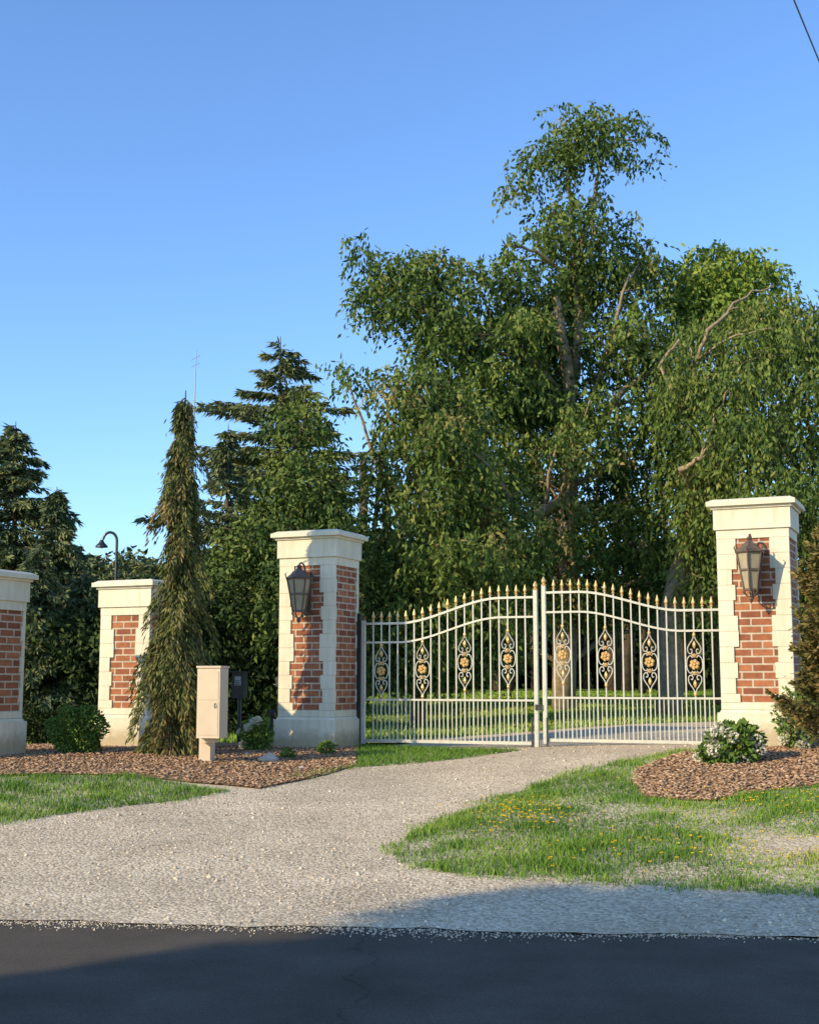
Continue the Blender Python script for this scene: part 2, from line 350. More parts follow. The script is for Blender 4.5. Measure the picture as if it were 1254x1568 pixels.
# ---------------------------------------------------------------- foliage
def leafquads(p,ax,L,W):
    n=len(p); ax=nrm(ax); s=nrm(np.cross(ax,rng.normal(0,1,(n,3))))*W[:,None]*.5
    V=np.stack([p,p+ax*(L*.45)[:,None]+s,p+ax*L[:,None],p+ax*(L*.45)[:,None]-s],1).reshape(-1,3)
    return V,np.arange(n*4).reshape(-1,4)
def sprigs(C,R,per,k,slen,hang,leaf,ctint,flat=.75,tj=.13):
    idx=np.repeat(np.arange(len(C)),per); n=len(idx)
    u=nrm(rng.normal(0,1,(n,3))); rad=R[idx]*rng.random(n)**.45
    O=C[idx]+u*rad[:,None]*[1,1,flat]
    D=u*[.6,.6,.2]+rng.normal(0,.35,(n,3))
    ln=slen*rng.uniform(.5,1.3,n)
    t=np.linspace(0,1,k)[None,:,None]
    p=O[:,None]+D[:,None]*t*ln[:,None,None]+np.array([0,0,-1.])*(t**1.5)*hang*ln[:,None,None]+rng.normal(0,.03,(n,k,3))
    ax=D[:,None]*.5+np.array([0,0,-hang])+rng.normal(0,.55,(n,k,3))
    p=p.reshape(-1,3); ax=ax.reshape(-1,3); m=len(p)
    V,Fi=leafquads(p,ax,leaf[0]*rng.uniform(.6,1.25,m),leaf[1]*rng.uniform(.7,1.3,m))
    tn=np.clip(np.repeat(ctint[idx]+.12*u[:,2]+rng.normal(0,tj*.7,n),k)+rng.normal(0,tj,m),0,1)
    return V,Fi,tn
def crown_tree(name,polys,mat,bark,trunks,rm,per,k=7,slen=.5,hang=.8,leaf=(.17,.075),nlimb=30,limb_r=.05,tint=.45,holes=(),front=()):
    C=[];R=[]
    for poly,Yc,th,nc in polys:
        p=np.array(poly,float); lo=p.min(0); hi=p.max(0); x=rng.uniform(lo[0],hi[0],nc*8); y=rng.uniform(lo[1],hi[1],nc*8)
        kk=inside(p,x,y)
        for hx,hy,hrx,hry in holes: kk&=((x-hx)/hrx)**2+((y-hy)/hry)**2>1
        x,y=x[kk][:nc],y[kk][:nc]; d=edgedist(p,x,y)*Yc/F
        half=np.minimum(th,.3+d*1.3); off=rng.uniform(-1,1,len(x))*half
        for i in range(len(x)):
            o_=off[i]
            for hx,hy,hrx,hry in front:
                if ((x[i]-hx)/hrx)**2+((y[i]-hy)/hry)**2<1: o_=abs(o_)+.9
            C.append(P(x[i],y[i],Yc+o_)); R.append(min(rm*rng.uniform(.5,1.1),d[i]*.9+.25*rm))
    C=np.array(C);R=np.array(R)
    base=trunks[0][0]; bp=P(*base[:3]); bz=float(terr(bp[0],bp[1])); org=np.array([bp[0],bp[1],bz])
    e=empty(name,org)
    perc=np.maximum(4,(per*(R/rm)**2)).astype(int)
    ct=np.clip(tint+rng.normal(0,.19,len(C)),0,1)
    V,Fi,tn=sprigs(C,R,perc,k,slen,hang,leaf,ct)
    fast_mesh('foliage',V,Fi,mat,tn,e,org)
    mb=MB(); nodes=[]
    for tr in trunks:
        pts=[P(*q[:3]) for q in tr]; rad=[q[3] for q in tr]
        if tr is trunks[0]: pts[0][2]=bz-.1
        P2=[];R2=[]
        for i in range(len(pts)-1):
            for s_ in np.linspace(0,1,5)[:-1]:
                q=pts[i]*(1-s_)+pts[i+1]*s_+rng.normal(0,.025,3); P2.append(q); R2.append(rad[i]*(1-s_)+rad[i+1]*s_)
        P2.append(pts[-1]);R2.append(rad[-1]); nodes+=[(q,r) for q,r in zip(P2,R2)]
        mb.tube([q-org for q in P2],R2,0,8)
    npz=np.array([q for q,r in nodes])
    for i in rng.choice(len(C),min(nlimb,len(C)),replace=False):
        c=C[i]; dd=np.linalg.norm(npz-c,axis=1)+3*np.maximum(0,npz[:,2]-c[2]+.3); j=np.argmin(dd); a=npz[j]
        mid=(a+c)/2+np.array([0,0,.12*np.linalg.norm(c-a)])+rng.normal(0,.12,3); L=np.linalg.norm(c-a)
        if L>5: continue
        r0=min(nodes[j][1]*.6,limb_r*(.5+L*.25)); pts=[]
        for s_ in np.linspace(0,1,7): pts.append((1-s_)**2*a+2*s_*(1-s_)*mid+s_*s_*c+rng.normal(0,.03,3)-org)
        mb.tube(pts,[r0*(1-.8*s_)+.006 for s_ in np.linspace(0,1,7)],0,5)
    mb.build('trunk',[bark],e,smooth=True)
    return e
A_top=[(850,162),(905,155),(960,168),(1000,188),(1012,235),(985,262),(940,255),(925,300),(965,312),(992,350),(1003,400),(1000,450),(880,450),(850,400),(805,360),(818,320),(860,300),(862,262),(835,262),(815,300),(778,318),(768,262),(790,222),(842,208)]
A_left=[(535,360),(560,348),(582,388),(640,374),(700,392),(742,392),(778,356),(815,395),(860,400),(880,560),(860,640),(700,640),(640,560),(612,515),(560,490),(537,460),(545,410)]
A_body=[(860,400),(1005,380),(1035,420),(1050,560),(1075,700),(1090,860),(1070,950),(760,950),(640,900),(600,760),(640,620),(760,560)]
A_low=[(600,840),(1110,840),(1120,965),(600,965)]
crown_tree('locust_tree',[(A_top,32,1.4,120),(A_left,31,2.2,175),(A_body,32,4.2,400),(A_low,35,2.5,70)],M_leafA,M_bark,
  [[(862,1060,32,.30),(872,800,32,.23),(872,590,31.3,.17),(856,490,31.0,.13),(850,455,31.0,.09)],
   [(872,640,32,.14),(885,480,32,.10),(878,400,32,.08),(905,320,32,.055),(925,230,32,.035)],
   [(885,440,32,.07),(872,300,32,.05),(868,235,32,.03)],
   [(872,620,31.8,.12),(800,540,31,.08),(700,495,31,.06),(600,450,31,.04)],
   [(878,430,31.8,.06),(820,385,31.3,.04),(775,375,31,.03)],
   [(872,760,31,.14),(800,800,28.4,.10),(770,760,28.1,.07)],
   [(872,700,32,.14),(950,600,31,.09),(1010,560,31,.06)],[(900,640,31.5,.06),(935,520,31,.05),(960,430,31,.03)]],
  .72,36,7,.42,.9,(.165,.07),120,.045,.42,
  holes=[(895,300,20,22),(920,345,18,22),(745,465,20,20),(655,440,12,14),(600,425,14,16),(820,430,12,22),(700,420,12,10),(620,600,16,16),(560,420,8,12),(985,425,8,14)],
  front=[(866,515,40,90),(790,770,40,36),(945,690,20,30)])
B_poly=[(512,545),(540,532),(575,562),(640,548),(720,590),(790,680),(830,800),(830,930),(800,1010),(700,1045),(555,1055),(548,900),(540,820),(555,740),(548,700),(580,660),(555,600),(520,592)]
crown_tree('elm_tree',[(B_poly,26.5,2.2,290)],M_leafA,M_bark,
  [[(640,1075,27,.16),(645,900,27,.13),(660,740,27,.09),(620,620,27,.05)],[(645,900,27,.09),(740,800,26.5,.06),(780,760,26,.04)],[(645,860,27,.07),(580,720,27,.04),(530,570,27,.02)]],
  .62,36,7,.38,.95,(.14,.058),80,.035,.52)
C_top=[(1030,398),(1095,372),(1140,378),(1195,405),(1198,440),(1130,500),(1040,520),(1020,450)]
C_body=[(1050,490),(1150,450),(1200,436),(1254,440),(1330,470),(1400,560),(1400,940),(1200,930),(1080,950),(1040,900),(1010,700),(1005,560)]
crown_tree('willow_tree',[(C_top,33,1.4,95)],M_leafC,M_bark,[[(1100,1060,35,.2),(1105,700,35,.15),(1100,500,35,.1),(1095,430,34.5,.05)]],.75,40,7,.5,.8,(.17,.08),20,.03,.5)
crown_tree('willow_tree',[(C_body,28.5,3.2,380)],M_leafA,M_bark,
  [[(1022,1068,29,.30),(1025,950,29,.26),(1060,800,29.3,.20),(1120,650,29.5,.14),(1180,540,29.5,.08)],
   [(1060,760,28.2,.09),(1045,715,27.0,.065),(1075,702,26.6,.04)],
   [(1075,700,29,.09),(1010,560,28.4,.05),(1040,520,28.2,.03)],
   [(1100,660,29,.07),(1060,560,28.2,.05),(1085,505,27.8,.045),(1140,452,28.2,.028),(1185,435,28.3,.014)],
   [(1090,720,29,.10),(1200,650,29,.07),(1300,600,29,.05)]],
  .70,38,8,.55,1.3,(.15,.055),60,.028,.46,holes=[(1225,470,10,10)],front=[(1060,705,30,22),(1088,520,22,34),(1020,570,16,30)])
D_poly=[(420,640),(450,600),(480,600),(505,635),(503,690),(528,735),(545,800),(556,880),(552,1040),(320,1040),(305,940),(318,870),(345,810),(385,775),(405,710)]
crown_tree('juniper_tree',[(D_poly,25,1.8,240)],M_leafD,M_barkd,[[(455,1080,25,.14),(450,800,25,.1),(450,680,25,.04)]],.52,42,6,.3,.5,(.13,.055),20,.025,.47)
def mass(name,poly,Yc,th,nc,rm,per,mat,leaf,tint=.4,k=6,slen=.4,hang=.5):
    C=[];R=[]; p=np.array(poly,float); lo=p.min(0); hi=p.max(0); x=rng.uniform(lo[0],hi[0],nc*8); y=rng.uniform(lo[1],hi[1],nc*8)
    kk=inside(p,x,y); x,y=x[kk][:nc],y[kk][:nc]
    for a,b_ in zip(x,y): C.append(P(a,b_,Yc+rng.uniform(-th,th))); R.append(rm*rng.uniform(.6,1.1))
    C=np.array(C);R=np.array(R); org=P(p[:,0].mean(),1044,Yc); org[2]=float(terr(org[0],org[1]))
    V,Fi,tn=sprigs(C,R,np.full(len(C),per),k,slen,hang,leaf,np.clip(tint+rng.normal(0,.12,len(C)),0,1))
    return fast_mesh(name,V,Fi,mat,tn,None,org)
mass('evergreen_hedge',[(30,960),(90,930),(140,925),(235,915),(330,900),(430,960),(430,1075),(200,1120),(20,1125)],24.5,1.0,150,.55,40,M_dark,(.13,.06),.6)
mass('background_woods',[(-260,920),(100,915),(500,870),(900,880),(1500,850),(1500,1050),(-260,1050)],60,4,560,2.0,44,M_dark,(.42,.22),.4,6,1.2,.5)
mb=MB()
for i in range(26):
    q=P(rng.uniform(560,1250),1044,rng.uniform(46,56)); r=rng.uniform(.12,.28); z=float(terr(q[0],q[1]))
    mb.tube([(q[0],q[1],z-.1),(q[0]+rng.normal(0,.2),q[1],z+4),(q[0]+rng.normal(0,.5),q[1],z+9)],[r,r*.8,r*.5],0,7)
mb.build('woodland_trunks',[M_barkd],smooth=True)
mass('distant_trees',[(118,872),(140,856),(165,870),(200,866),(215,855),(235,872),(245,930),(118,930)],52,1.5,60,.9,40,M_spr,(.3,.12),.5)
def conifer(name,apex,basepx,Yc,R,nb,mat,dens=46,droop=.25,hang=.6,leaf=(.2,.06),prof=1.0,width_j=.3,bark=M_barkd,tint=.45,low=.04,spread=.32,rise=.25,cf=4.2,nbot=.85):
    ap=P(apex[0],apex[1],Yc); bp=P(basepx[0],basepx[1],Yc); bz=float(terr(bp[0],Yc)); bp[2]=bz; H=ap[2]-bz; lean=(ap-bp)
    e=empty(name,bp)
    f=low+(1-low)*rng.random(nb)**nbot*.985; az=rng.uniform(0,2*np.pi,nb)
    clump=.5+.5*np.sin(f*H*cf+az*2)
    L=R*((1-f)**prof+.03)*rng.uniform(1-width_j,1+width_j*.5,nb)*(.7+.4*clump)
    O=bp+lean*f[:,None]; D=np.stack([np.cos(az),np.sin(az),np.zeros(nb)],1); S=np.stack([-np.sin(az),np.cos(az),np.zeros(nb)],1)
    cnt=np.maximum(5,(dens*(L+.2))).astype(int); idx=np.repeat(np.arange(nb),cnt); n=len(idx)
    s=rng.random(n)**.75; lat=rng.normal(0,1,n)*spread*L[idx]*(1.05-s)*.8
    zc=(rise*s-(rise+droop)*s*s)*L[idx]
    p=O[idx]+D[idx]*(s*L[idx])[:,None]+S[idx]*lat[:,None]; p[:,2]+=zc-np.abs(rng.normal(0,.06,n))*hang*1.5
    ax=D[idx]*.7+S[idx]*np.sign(lat)[:,None]*.5+np.array([0,0,-hang])+rng.normal(0,.3,(n,3))
    V,Fi=leafquads(p,ax,leaf[0]*rng.uniform(.6,1.3,n),leaf[1]*rng.uniform(.7,1.3,n))
    bt_=np.clip(tint+rng.normal(0,.19,nb),0,1)
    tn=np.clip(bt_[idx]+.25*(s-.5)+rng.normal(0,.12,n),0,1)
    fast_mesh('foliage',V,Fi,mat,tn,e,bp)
    mb=MB(); mb.tube([(0,0,-.1),tuple(lean*.5),tuple(lean)],[H*.016+.02,H*.01+.012,.008],0,7)
    for i in range(0,nb,2):
        pts=[]
        for s_ in (0,.33,.66,1): 
            q=O[i]-bp+D[i]*s_*L[i]; q[2]+=(rise*s_-(rise+droop)*s_*s_)*L[i]; pts.append(q)
        mb.tube(pts,[.012+.008*L[i],.01,.007,.004],0,4)
    mb.build('trunk',[bark],e,smooth=True)
conifer('spruce_tree',(430,515),(425,1060),34,4.8,210,M_spr,95,-.12,.45,(.24,.055),.8,.4,tint=.75,spread=.2,rise=.2)
conifer('spruce_tree',(25,645),(20,1080),31,2.6,270,M_spr,85,.05,.5,(.2,.055),.8,.4,tint=.6,spread=.24)
conifer('spruce_tree',(88,745),(85,1080),29,1.7,220,M_spr,85,.1,.6,(.19,.055),.85,.4,tint=.5,spread=.26)
conifer('spruce_tree',(-60,690),(-60,1080),33,2.2,200,M_spr,70,.1,.6,(.22,.07),.8,.3,tint=.4)
conifer('spruce_tree',(60,835),(60,1090),24,1.05,200,M_spr,110,.2,.6,(.15,.045),.7,.4,tint=.45,spread=.3)
conifer('spruce_tree',(128,872),(128,1090),24.5,.95,190,M_spr,110,.2,.6,(.15,.045),.7,.4,tint=.35,spread=.3)
conifer('spruce_tree',(205,878),(208,1090),24,.9,180,M_spr,110,.2,.6,(.15,.045),.7,.4,tint=.4,spread=.3)
conifer('weeping_spruce_tree',(285,598),(262,1122),17.8,.56,215,M_weep,340,1.3,1.3,(.10,.022),.42,.8,tint=.5,low=.02,spread=.42,rise=.1,cf=9,nbot=.95)
conifer('spruce_tree',(350,650),(345,1060),30,1.7,150,M_spr,80,.0,.6,(.2,.055),.8,.4,tint=.65,spread=.22)
conifer('arborvitae_tree',(1275,800),(1275,1175),15.6,.60,260,M_arb,190,-.5,-.1,(.08,.03),.45,.35,tint=.42,low=.06,spread=.5)
# ---------------------------------------------------------------- shrubs
def shrub(name,px,py,r,mat,n=1500,leaf=(.06,.035),flowers=0,fm=None,tall=1.,fr0=.05):
    g=G(px,py); e=empty(name,g); c=np.array([g[0],g[1],g[2]+r*tall*.85])
    u=nrm(rng.normal(0,1,(n,3))); rr=r*rng.random(n)**.28*(1+.16*np.sin(u[:,0]*7+u[:,2]*5)); p=c+u*rr[:,None]*[1,1,tall]
    V,Fi=leafquads(p,u+rng.normal(0,.6,(n,3)),leaf[0]*rng.uniform(.6,1.3,n),leaf[1]*rng.uniform(.7,1.3,n))
    fast_mesh('foliage',V,Fi,mat,np.clip(rng.normal(.5,.22,n),0,1),e,g)
    mb=MB()
    for i in range(7):
        a=rng.uniform(0,6.28); mb.tube([(0,0,-.03),(math.cos(a)*r*.3,math.sin(a)*r*.3,r*tall*.7),(math.cos(a)*r*.7,math.sin(a)*r*.7,r*tall*1.3)],[.012,.008,.004],0,5)
    mb.build('stems',[M_barkd],e)
    if flowers:
        u=nrm(rng.normal(0,1,(flowers,3))*[1,.6,.8]+[-.3,-.8,.45]); C=c+u*r*[1,1,tall]*.98
        idx=np.repeat(np.arange(flowers),110); m=len(idx); uu=nrm(rng.normal(0,1,(m,3))); fr=fr0*rng.uniform(.8,1.3,flowers)
        V,Fi=leafquads(C[idx]+uu*fr[idx][:,None]*[1,1,.8],uu*.4+rng.normal(0,.7,(m,3)),np.full(m,.032),np.full(m,.028))
        fast_mesh('blossoms',V,Fi,fm,rng.random(m),e,g)
shrub('boxwood_shrub',116,1156,.37,M_box,6500,(.045,.028),0,None,.95)
shrub('hydrangea_shrub',1125,1170,.29,M_box,1300,(.09,.055),9,M_pet,.85,.07)
shrub('hydrangea_shrub',1092,1172,.17,M_box,500,(.08,.05),5,M_pet,.8,.06)
shrub('rose_bush',1218,1150,.24,M_box,800,(.06,.04),6,M_pet,1.7,.05)
shrub('rose_bush',392,1152,.22,M_box,900,(.06,.04),6,M_pet,1.2,.045)
shrub('rose_bush',295,1150,.19,M_weep,600,(.06,.04),7,M_pet,.9,.055)
shrub('barberry_shrub',62,1140,.3,M_dark,1600,(.07,.04))
shrub('barberry_shrub',172,1142,.25,M_dark,1300,(.07,.04),3,M_pet,1.2,.04)
shrub('barberry_shrub',215,1146,.2,M_weep,900,(.07,.03))
shrub('perennial_plant',500,1158,.1,M_box,300,(.07,.03))
shrub('perennial_plant',440,1165,.08,M_box,250,(.06,.03))
def flowers_at(name,cx,cy,sx,sy,n):
    g=G(cx,cy); x=g[0]+rng.normal(0,sx,n); y=g[1]+rng.normal(0,sy,n); z=terr(x,y)+rng.uniform(.05,.11,n)
    idx=np.repeat(np.arange(n),8); m=len(idx); p=np.stack([x,y,z],1)[idx]; a=np.tile(np.arange(8)*.785,n)
    V,Fi=leafquads(p,np.stack([np.cos(a),np.sin(a),np.full(m,.35)],1),np.full(m,.017),np.full(m,.014))
    fast_mesh(name,V,Fi,M_yel,rng.random(m))
flowers_at('yellow_wildflowers',805,1255,.28,.4,120)
flowers_at('yellow_wildflowers',1190,1240,.45,.5,60)
flowers_at('yellow_wildflowers',1040,1310,.7,.45,70)
def rock(px,py,r):
    g=G(px,py); bm=bmesh.new(); bmesh.ops.create_icosphere(bm,subdivisions=3,radius=r)
    for v in bm.verts:
        c=v.co; k=1+.18*math.sin(c.x/r*3+1)*math.cos(c.y/r*4)+.1*math.sin(c.z/r*7); v.co=Vector((c.x*1.25*k,c.y*k,c.z*.75*k))
    me=bpy.data.meshes.new('rock'); bm.to_mesh(me); bm.free(); me.materials.append(M_rock); o=bpy.data.objects.new('rock',me); o.location=(g[0],g[1],g[2]+r*.45); link(o)
rock(411,1170,.11); rock(290,1148,.08); rock(378,1160,.05); rock(462,1180,.045); rock(1052,1170,.05)
# ---------------------------------------------------------------- pillars
ux=np.array([.917,-.40]); ux/=np.linalg.norm(ux); nn_=np.array([ux[1],-ux[0]]); RZ=math.atan2(ux[1],ux[0])
def pillar(fl,w,d,H,z0):
    e=empty('brick_gate_pillar',(fl[0],fl[1],z0),RZ)
    top=H-.50; pl=.46
    mb=MB(); mb.box(.02,w-.02,.02,d-.02,pl-.1,top+.05,0); mb.build('brick_core',[M_brick],e,uv=True)
    mb=MB(); mb.box(-.045,w+.045,-.045,d+.045,-.25,pl,0); mb.box(-.02,w+.02,-.02,d+.02,pl,pl+.035,0,.018)
    zz=pl+.039; zt=top; nb=max(5,int(round((zt-zz)/.196))); h=(zt-zz)/nb
    mb.box(0,w,0,d,zz,zz+.09,0)
    for i in range(nb):
        a=(.245,.195,.225,.185,.25)[i%5]; s=.05 if i%2==0 else .07
        z1=zz+i*h+.0012; z2=z1+h-.0024
        if i==0: z1+=.092
        for sx in (0,1):
            for sy in (0,1):
                x0,x1=(0,a) if sx==0 else (w-a,w); y0,y1=(0,s) if sy==0 else (d-s,d)
                mb.box(x0,x1,y0,y1,z1,z2,0)
    mb.box(-.002,w+.002,-.002,d+.002,top,top+.12,0)
    mb.box(-.03,w+.03,-.03,d+.03,top+.12,H-.11,0)
    mb.box(-.055,w+.055,-.055,d+.055,H-.11,H-.075,0)
    mb.box(-.105,w+.105,-.105,d+.105,H-.075,H-.012,0); mb.box(-.095,w+.095,-.095,d+.095,H-.012,H+.02,0,.06)
    mb.build('stucco_trim',[M_cream],e,bevel=.003)
    return e
FRL=np.array([-1.084,19.0]); FLL=FRL-.92*ux
FLR=np.array([4.01,17.0])
pillar(FLL,.92,.80,3.2,.595)
pillar(FLR,.92,.80,3.2,.745)
p2=P(150,1100,19.6)[:2]; pillar(p2,.88,.8,2.46,.62)
p1=np.array([-5.15,17.6]); pillar(p1+.78*nn_-.88*ux,.88,.78,2.42,.62)
def lantern(fl,w,z0,zc):
    o=fl+ux*(w/2); e=empty('wall_lantern',(o[0],o[1],z0+zc),RZ)
    mb=MB(); y=-.24
    mb.box(-.06,.06,-.03,.018,-.30,.32,0); mb.box(-.04,.04,-.045,-.03,-.24,.26,0)
    mb.lathe((0,y,0),[(.075,-.27),(.085,-.25),(.165,.20)],1,6,.52)
    for j in range(6):
        w_=2*math.pi*j/6+.52; c,s=math.cos(w_),math.sin(w_)
        mb.tube([(c*.09,y+s*.09,-.27),(c*.13,y+s*.13,-.03),(c*.175,y+s*.175,.21)],[.013,.012,.014],0,5)
        mb.tube([(c*.185,y+s*.185,.22),(c*.205,y+s*.205,.27),(c*.185,y+s*.185,.30)],[.008,.010,.004],0,5)
        mb.tube([(c*.09,y+s*.09,-.25),(c*.10,y+s*.10,-.30),(c*.06,y+s*.06,-.34),(0,y,-.36)],[.008,.009,.008,.006],0,5)
    mb.lathe((0,y,0),[(.10,-.275),(.10,-.262),(.09,-.25)],0,6,.52)
    mb.lathe((0,y,0),[(.14,-.03),(.142,-.015),(.139,0)],0,6,.52)
    mb.lathe((0,y,0),[(.19,.20),(.20,.215),(.15,.255),(.11,.29),(.10,.31),(.045,.35),(.03,.37),(.045,.39),(.0,.43)],0,6,.52)
    mb.lathe((0,y,0),[(.02,-.36),(.035,-.385),(.02,-.41),(.004,-.44)],0,8)
    arm=[(0,-.03,.10),(0,-.07,.22),(0,-.06,.34),(0,-.10,.42),(0,-.17,.45),(0,-.23,.43)]
    mb.tube(arm,.013,0,6)
    for sgn in (-1,1):
        pts=[]
        for t in np.linspace(0,1,12):
            a=t*4.6; r=.085*(1-.75*t); pts.append((sgn*(.03+.085-r*math.cos(a)),-.04,.20+r*math.sin(a)))
        mb.tube(pts,.008,0,5)
    pts=[(0,-.045+-.09*math.sin(t*3.1),-.28+.10*math.cos(t*4)) for t in np.linspace(0,1,8)]; mb.tube(pts,.009,0,5)
    mb.build('lantern_body',[M_bronze,M_glassL],e)
lantern(FLL,.92,.595,2.28); lantern(FLR,.92,.745,2.28)
# ---------------------------------------------------------------- gate
hl=np.array([-.755,19.70]); hr=np.array([4.30,17.72]); gd=(hr-hl); GL=np.linalg.norm(gd); gd/=GL; GRZ=math.atan2(gd[1],gd[0])
ge=empty('wrought_iron_gate',(hl[0],hl[1],0),GRZ)
def leaf(x0,x1,zb,zlow,ztH,ztC,flip,name):
    mb=MB(); L=x1-x0
    def s_(x): return (x-x0)/L if not flip else (x1-x)/L
    def top(x): return ztH+(ztC-ztH)*float(sstep((s_(x)-.22)/.58))
    xx=np.linspace(x0,x1,40)
    def strip(dz,h,th):
        b=len(mb.v)
        for x in xx:
            z=top(x)+dz; mb.v+= [(x,-th/2,z-h/2),(x,th/2,z-h/2),(x,th/2,z+h/2),(x,-th/2,z+h/2)]
        for i in range(len(xx)-1):
            for j in range(4): mb.f.append([b+i*4+j,b+i*4+(j+1)%4,b+i*4+4+(j+1)%4,b+i*4+4+j]); mb.m.append(0)
    strip(0,.032,.042); strip(-.28,.028,.04)
    mb.box(x0,x1,-.02,.02,zb-.022,zb+.022,0); mb.box(x0,x1,-.019,.019,zlow-.014,zlow+.014,0)
    cx=x0 if flip else x1; hx=x1 if flip else x0
    sg=1 if flip else -1
    a,b_=sorted((cx,cx+sg*.055)); mb.box(a,b_,-.03,.03,zb-.05,ztC+.10,0)
    mb.lathe(((a+b_)/2,0,ztC+.10),[(.035,0),(.04,.015),(.02,.03),(.035,.06),(.03,.085),(.006,.13)],1,8)
    a,b_=sorted((hx,hx-sg*.05)); mb.box(a,b_,-.027,.027,zb-.05,ztH+.05,0)
    n=19; ps=np.linspace(x0+.05,x1-.05,n+2)[1:-1]
    orn=[int(np.argmin(abs(ps-(x0+L*f)))) for f in (.115,.36,.61,.855)]
    for i,x in enumerate(ps):
        t=top(x)
        if i in orn:
            zt=t-.28; zc=(zt+zlow)/2; hh=min(.40,(zt-zlow)/2-.04)
            mb.box(x-.009,x+.009,-.009,.009,zc+hh,t+.045,0); mb.box(x-.009,x+.009,-.009,.009,zb,zc-hh,0)
        else: mb.box(x-.009,x+.009,-.009,.009,zb,t+.045,0)
        mb.lathe((x,0,t+.04),[(.013,0),(.026,.012),(.013,.026),(.018,.04),(.028,.062),(.019,.09),(.003,.145)],1,6)
    for i in range(n-1):
        x=(ps[i]+ps[i+1])/2; mb.box(x-.006,x+.006,-.006,.006,zb,zlow,0)
    for j in orn:
        cxx=ps[j]; zt=top(cxx)-.28; zc=(zt+zlow)/2; hh=min(.40,(zt-zlow)/2-.04)
        for sx in (-1,1):
            for ud in (-1,1):
                q=[(.004,1.),(.022,.84),(.06,.70),(.088,.56),(.085,.43),(.055,.36),(.028,.42),(.035,.51),(.056,.50)]
                mb.tube([(cxx+sx*a,0,zc+ud*hh*b2) for a,b2 in catmull(q,3)],.0085,0,5,False)
                q=[(.0,.30),(.03,.33),(.04,.40)]
                mb.tube([(cxx+sx*a,0,zc+ud*hh*b2) for a,b2 in catmull(q,3)],.008,0,5,False)
            q=[(.030,.22),(.045,.29),(.075,.27),(.10,.16),(.108,0),(.10,-.16),(.075,-.27),(.045,-.29),(.030,-.22)]
            mb.tube([(cxx+sx*a,0,zc+hh*b2) for a,b2 in catmull(q,3)],.0085,0,5,False)
        for dz,r in ((0,.062),(.30*hh,.026),(-.30*hh,.026)):
            for k in range(6):
                a=k*math.pi/3+.3; mb.lathe((cxx+r*.72*math.cos(a),-.012,zc+dz+r*.72*math.sin(a)-r*.45),[(r*.15,0),(r*.42,r*.25),(r*.45,r*.6),(r*.15,r*.9)],1,6)
            mb.lathe((cxx,-.034,zc+dz-r*.3),[(r*.1,0),(r*.33,r*.2),(r*.33,r*.45),(r*.1,r*.65)],1,6)
        for ud in (-1,1):
            mb.lathe((cxx,0,zc+ud*hh*.66-.03),[(.005,-.02),(.022,.01),(.026,.03),(.02,.055),(.005,.085)],1,6)
            mb.lathe((cxx,0,zc+ud*(hh)-.03),[(.006,-.01),(.02,.015),(.024,.03),(.02,.045),(.006,.07)],1,6)
    mb.build(name,[M_silver,M_gold],ge)
mid=GL*.513
leaf(.05,mid-.015,.735,1.335,2.46,2.80,False,'gate_leaf_left')
leaf(mid+.055,GL-.04,.785,1.375,2.57,2.86,True,'gate_leaf_right')
mb=MB()
for x in (.0,GL):
    mb.box(x-.03,x+.03,-.03,.03,.5,2.62 if x==0 else 2.7,0)
for x in (mid-.1,mid+.12): mb.box(x-.012,x+.012,-.05,-.03,.62,1.1,0)
mb.box(mid-.05,mid+.05,-.06,-.035,1.2,1.28,0)
mb.build('hinge_posts',[M_black],ge)
mb=MB(); mb.box(-.10,-.02,.1,.22,0,.14,0); mb.tube([(-.16,.16,.03),(-.02,.16,.03)],.02,0); mb.build('pillar_sensor',[M_black],None,(FLL[0],FLL[1],.595+.93),RZ,.004)
# ---------------------------------------------------------------- mailbox cabinet
g=G(316,1170); e=empty('parcel_mailbox',g,math.radians(-14))
mb=MB(); mb.box(-.08,.08,-.06,.10,-.2,1.10,0); mb.build('post',[M_beige],e,bevel=.006)
mb=MB(); mb.box(0,.31,-.34,-.064,.34,1.22,0); mb.box(-.012,.322,-.355,-.05,1.223,1.25,0); mb.box(.02,.29,-.3445,-.3405,.38,.80,0); mb.box(.02,.29,-.3445,-.3405,.82,1.18,0); mb.box(-.02,.2,-.2,-.062,.28,.337,0); mb.tube([(.25,-.35,.72),(.25,-.37,.75),(.25,-.35,.78)],.006,1,6)
mb.build('cabinet',[M_beige,M_black],e,bevel=.002)
g=G(366,1140); e=empty('keypad_pedestal',g,math.radians(-12))
mb=MB(); mb.tube([(0,0,-.1),(0,0,.9)],.035,0,8); mb.box(-.10,.10,-.09,.09,.72,1.12,0); mb.box(-.12,.12,-.13,.10,1.122,1.14,0); mb.box(-.05,.05,-.098,-.092,.92,1.06,1)
for i in range(3):
    for j in range(3): mb.box(-.035+i*.025,-.02+i*.025,-.104,-.099,.93+j*.03,.948+j*.03,0)
mb.build('pedestal',[M_black,M_grey],e,bevel=.003)
g=G(416,1140); mb=MB(); mb.tube([(0,0,-.1),(0,0,.42)],.03,0,8); mb.lathe((0,0,.42),[(.05,0),(.06,.02),(.06,.08),(.03,.12)],0,8); mb.build('path_light',[M_black],None,g)
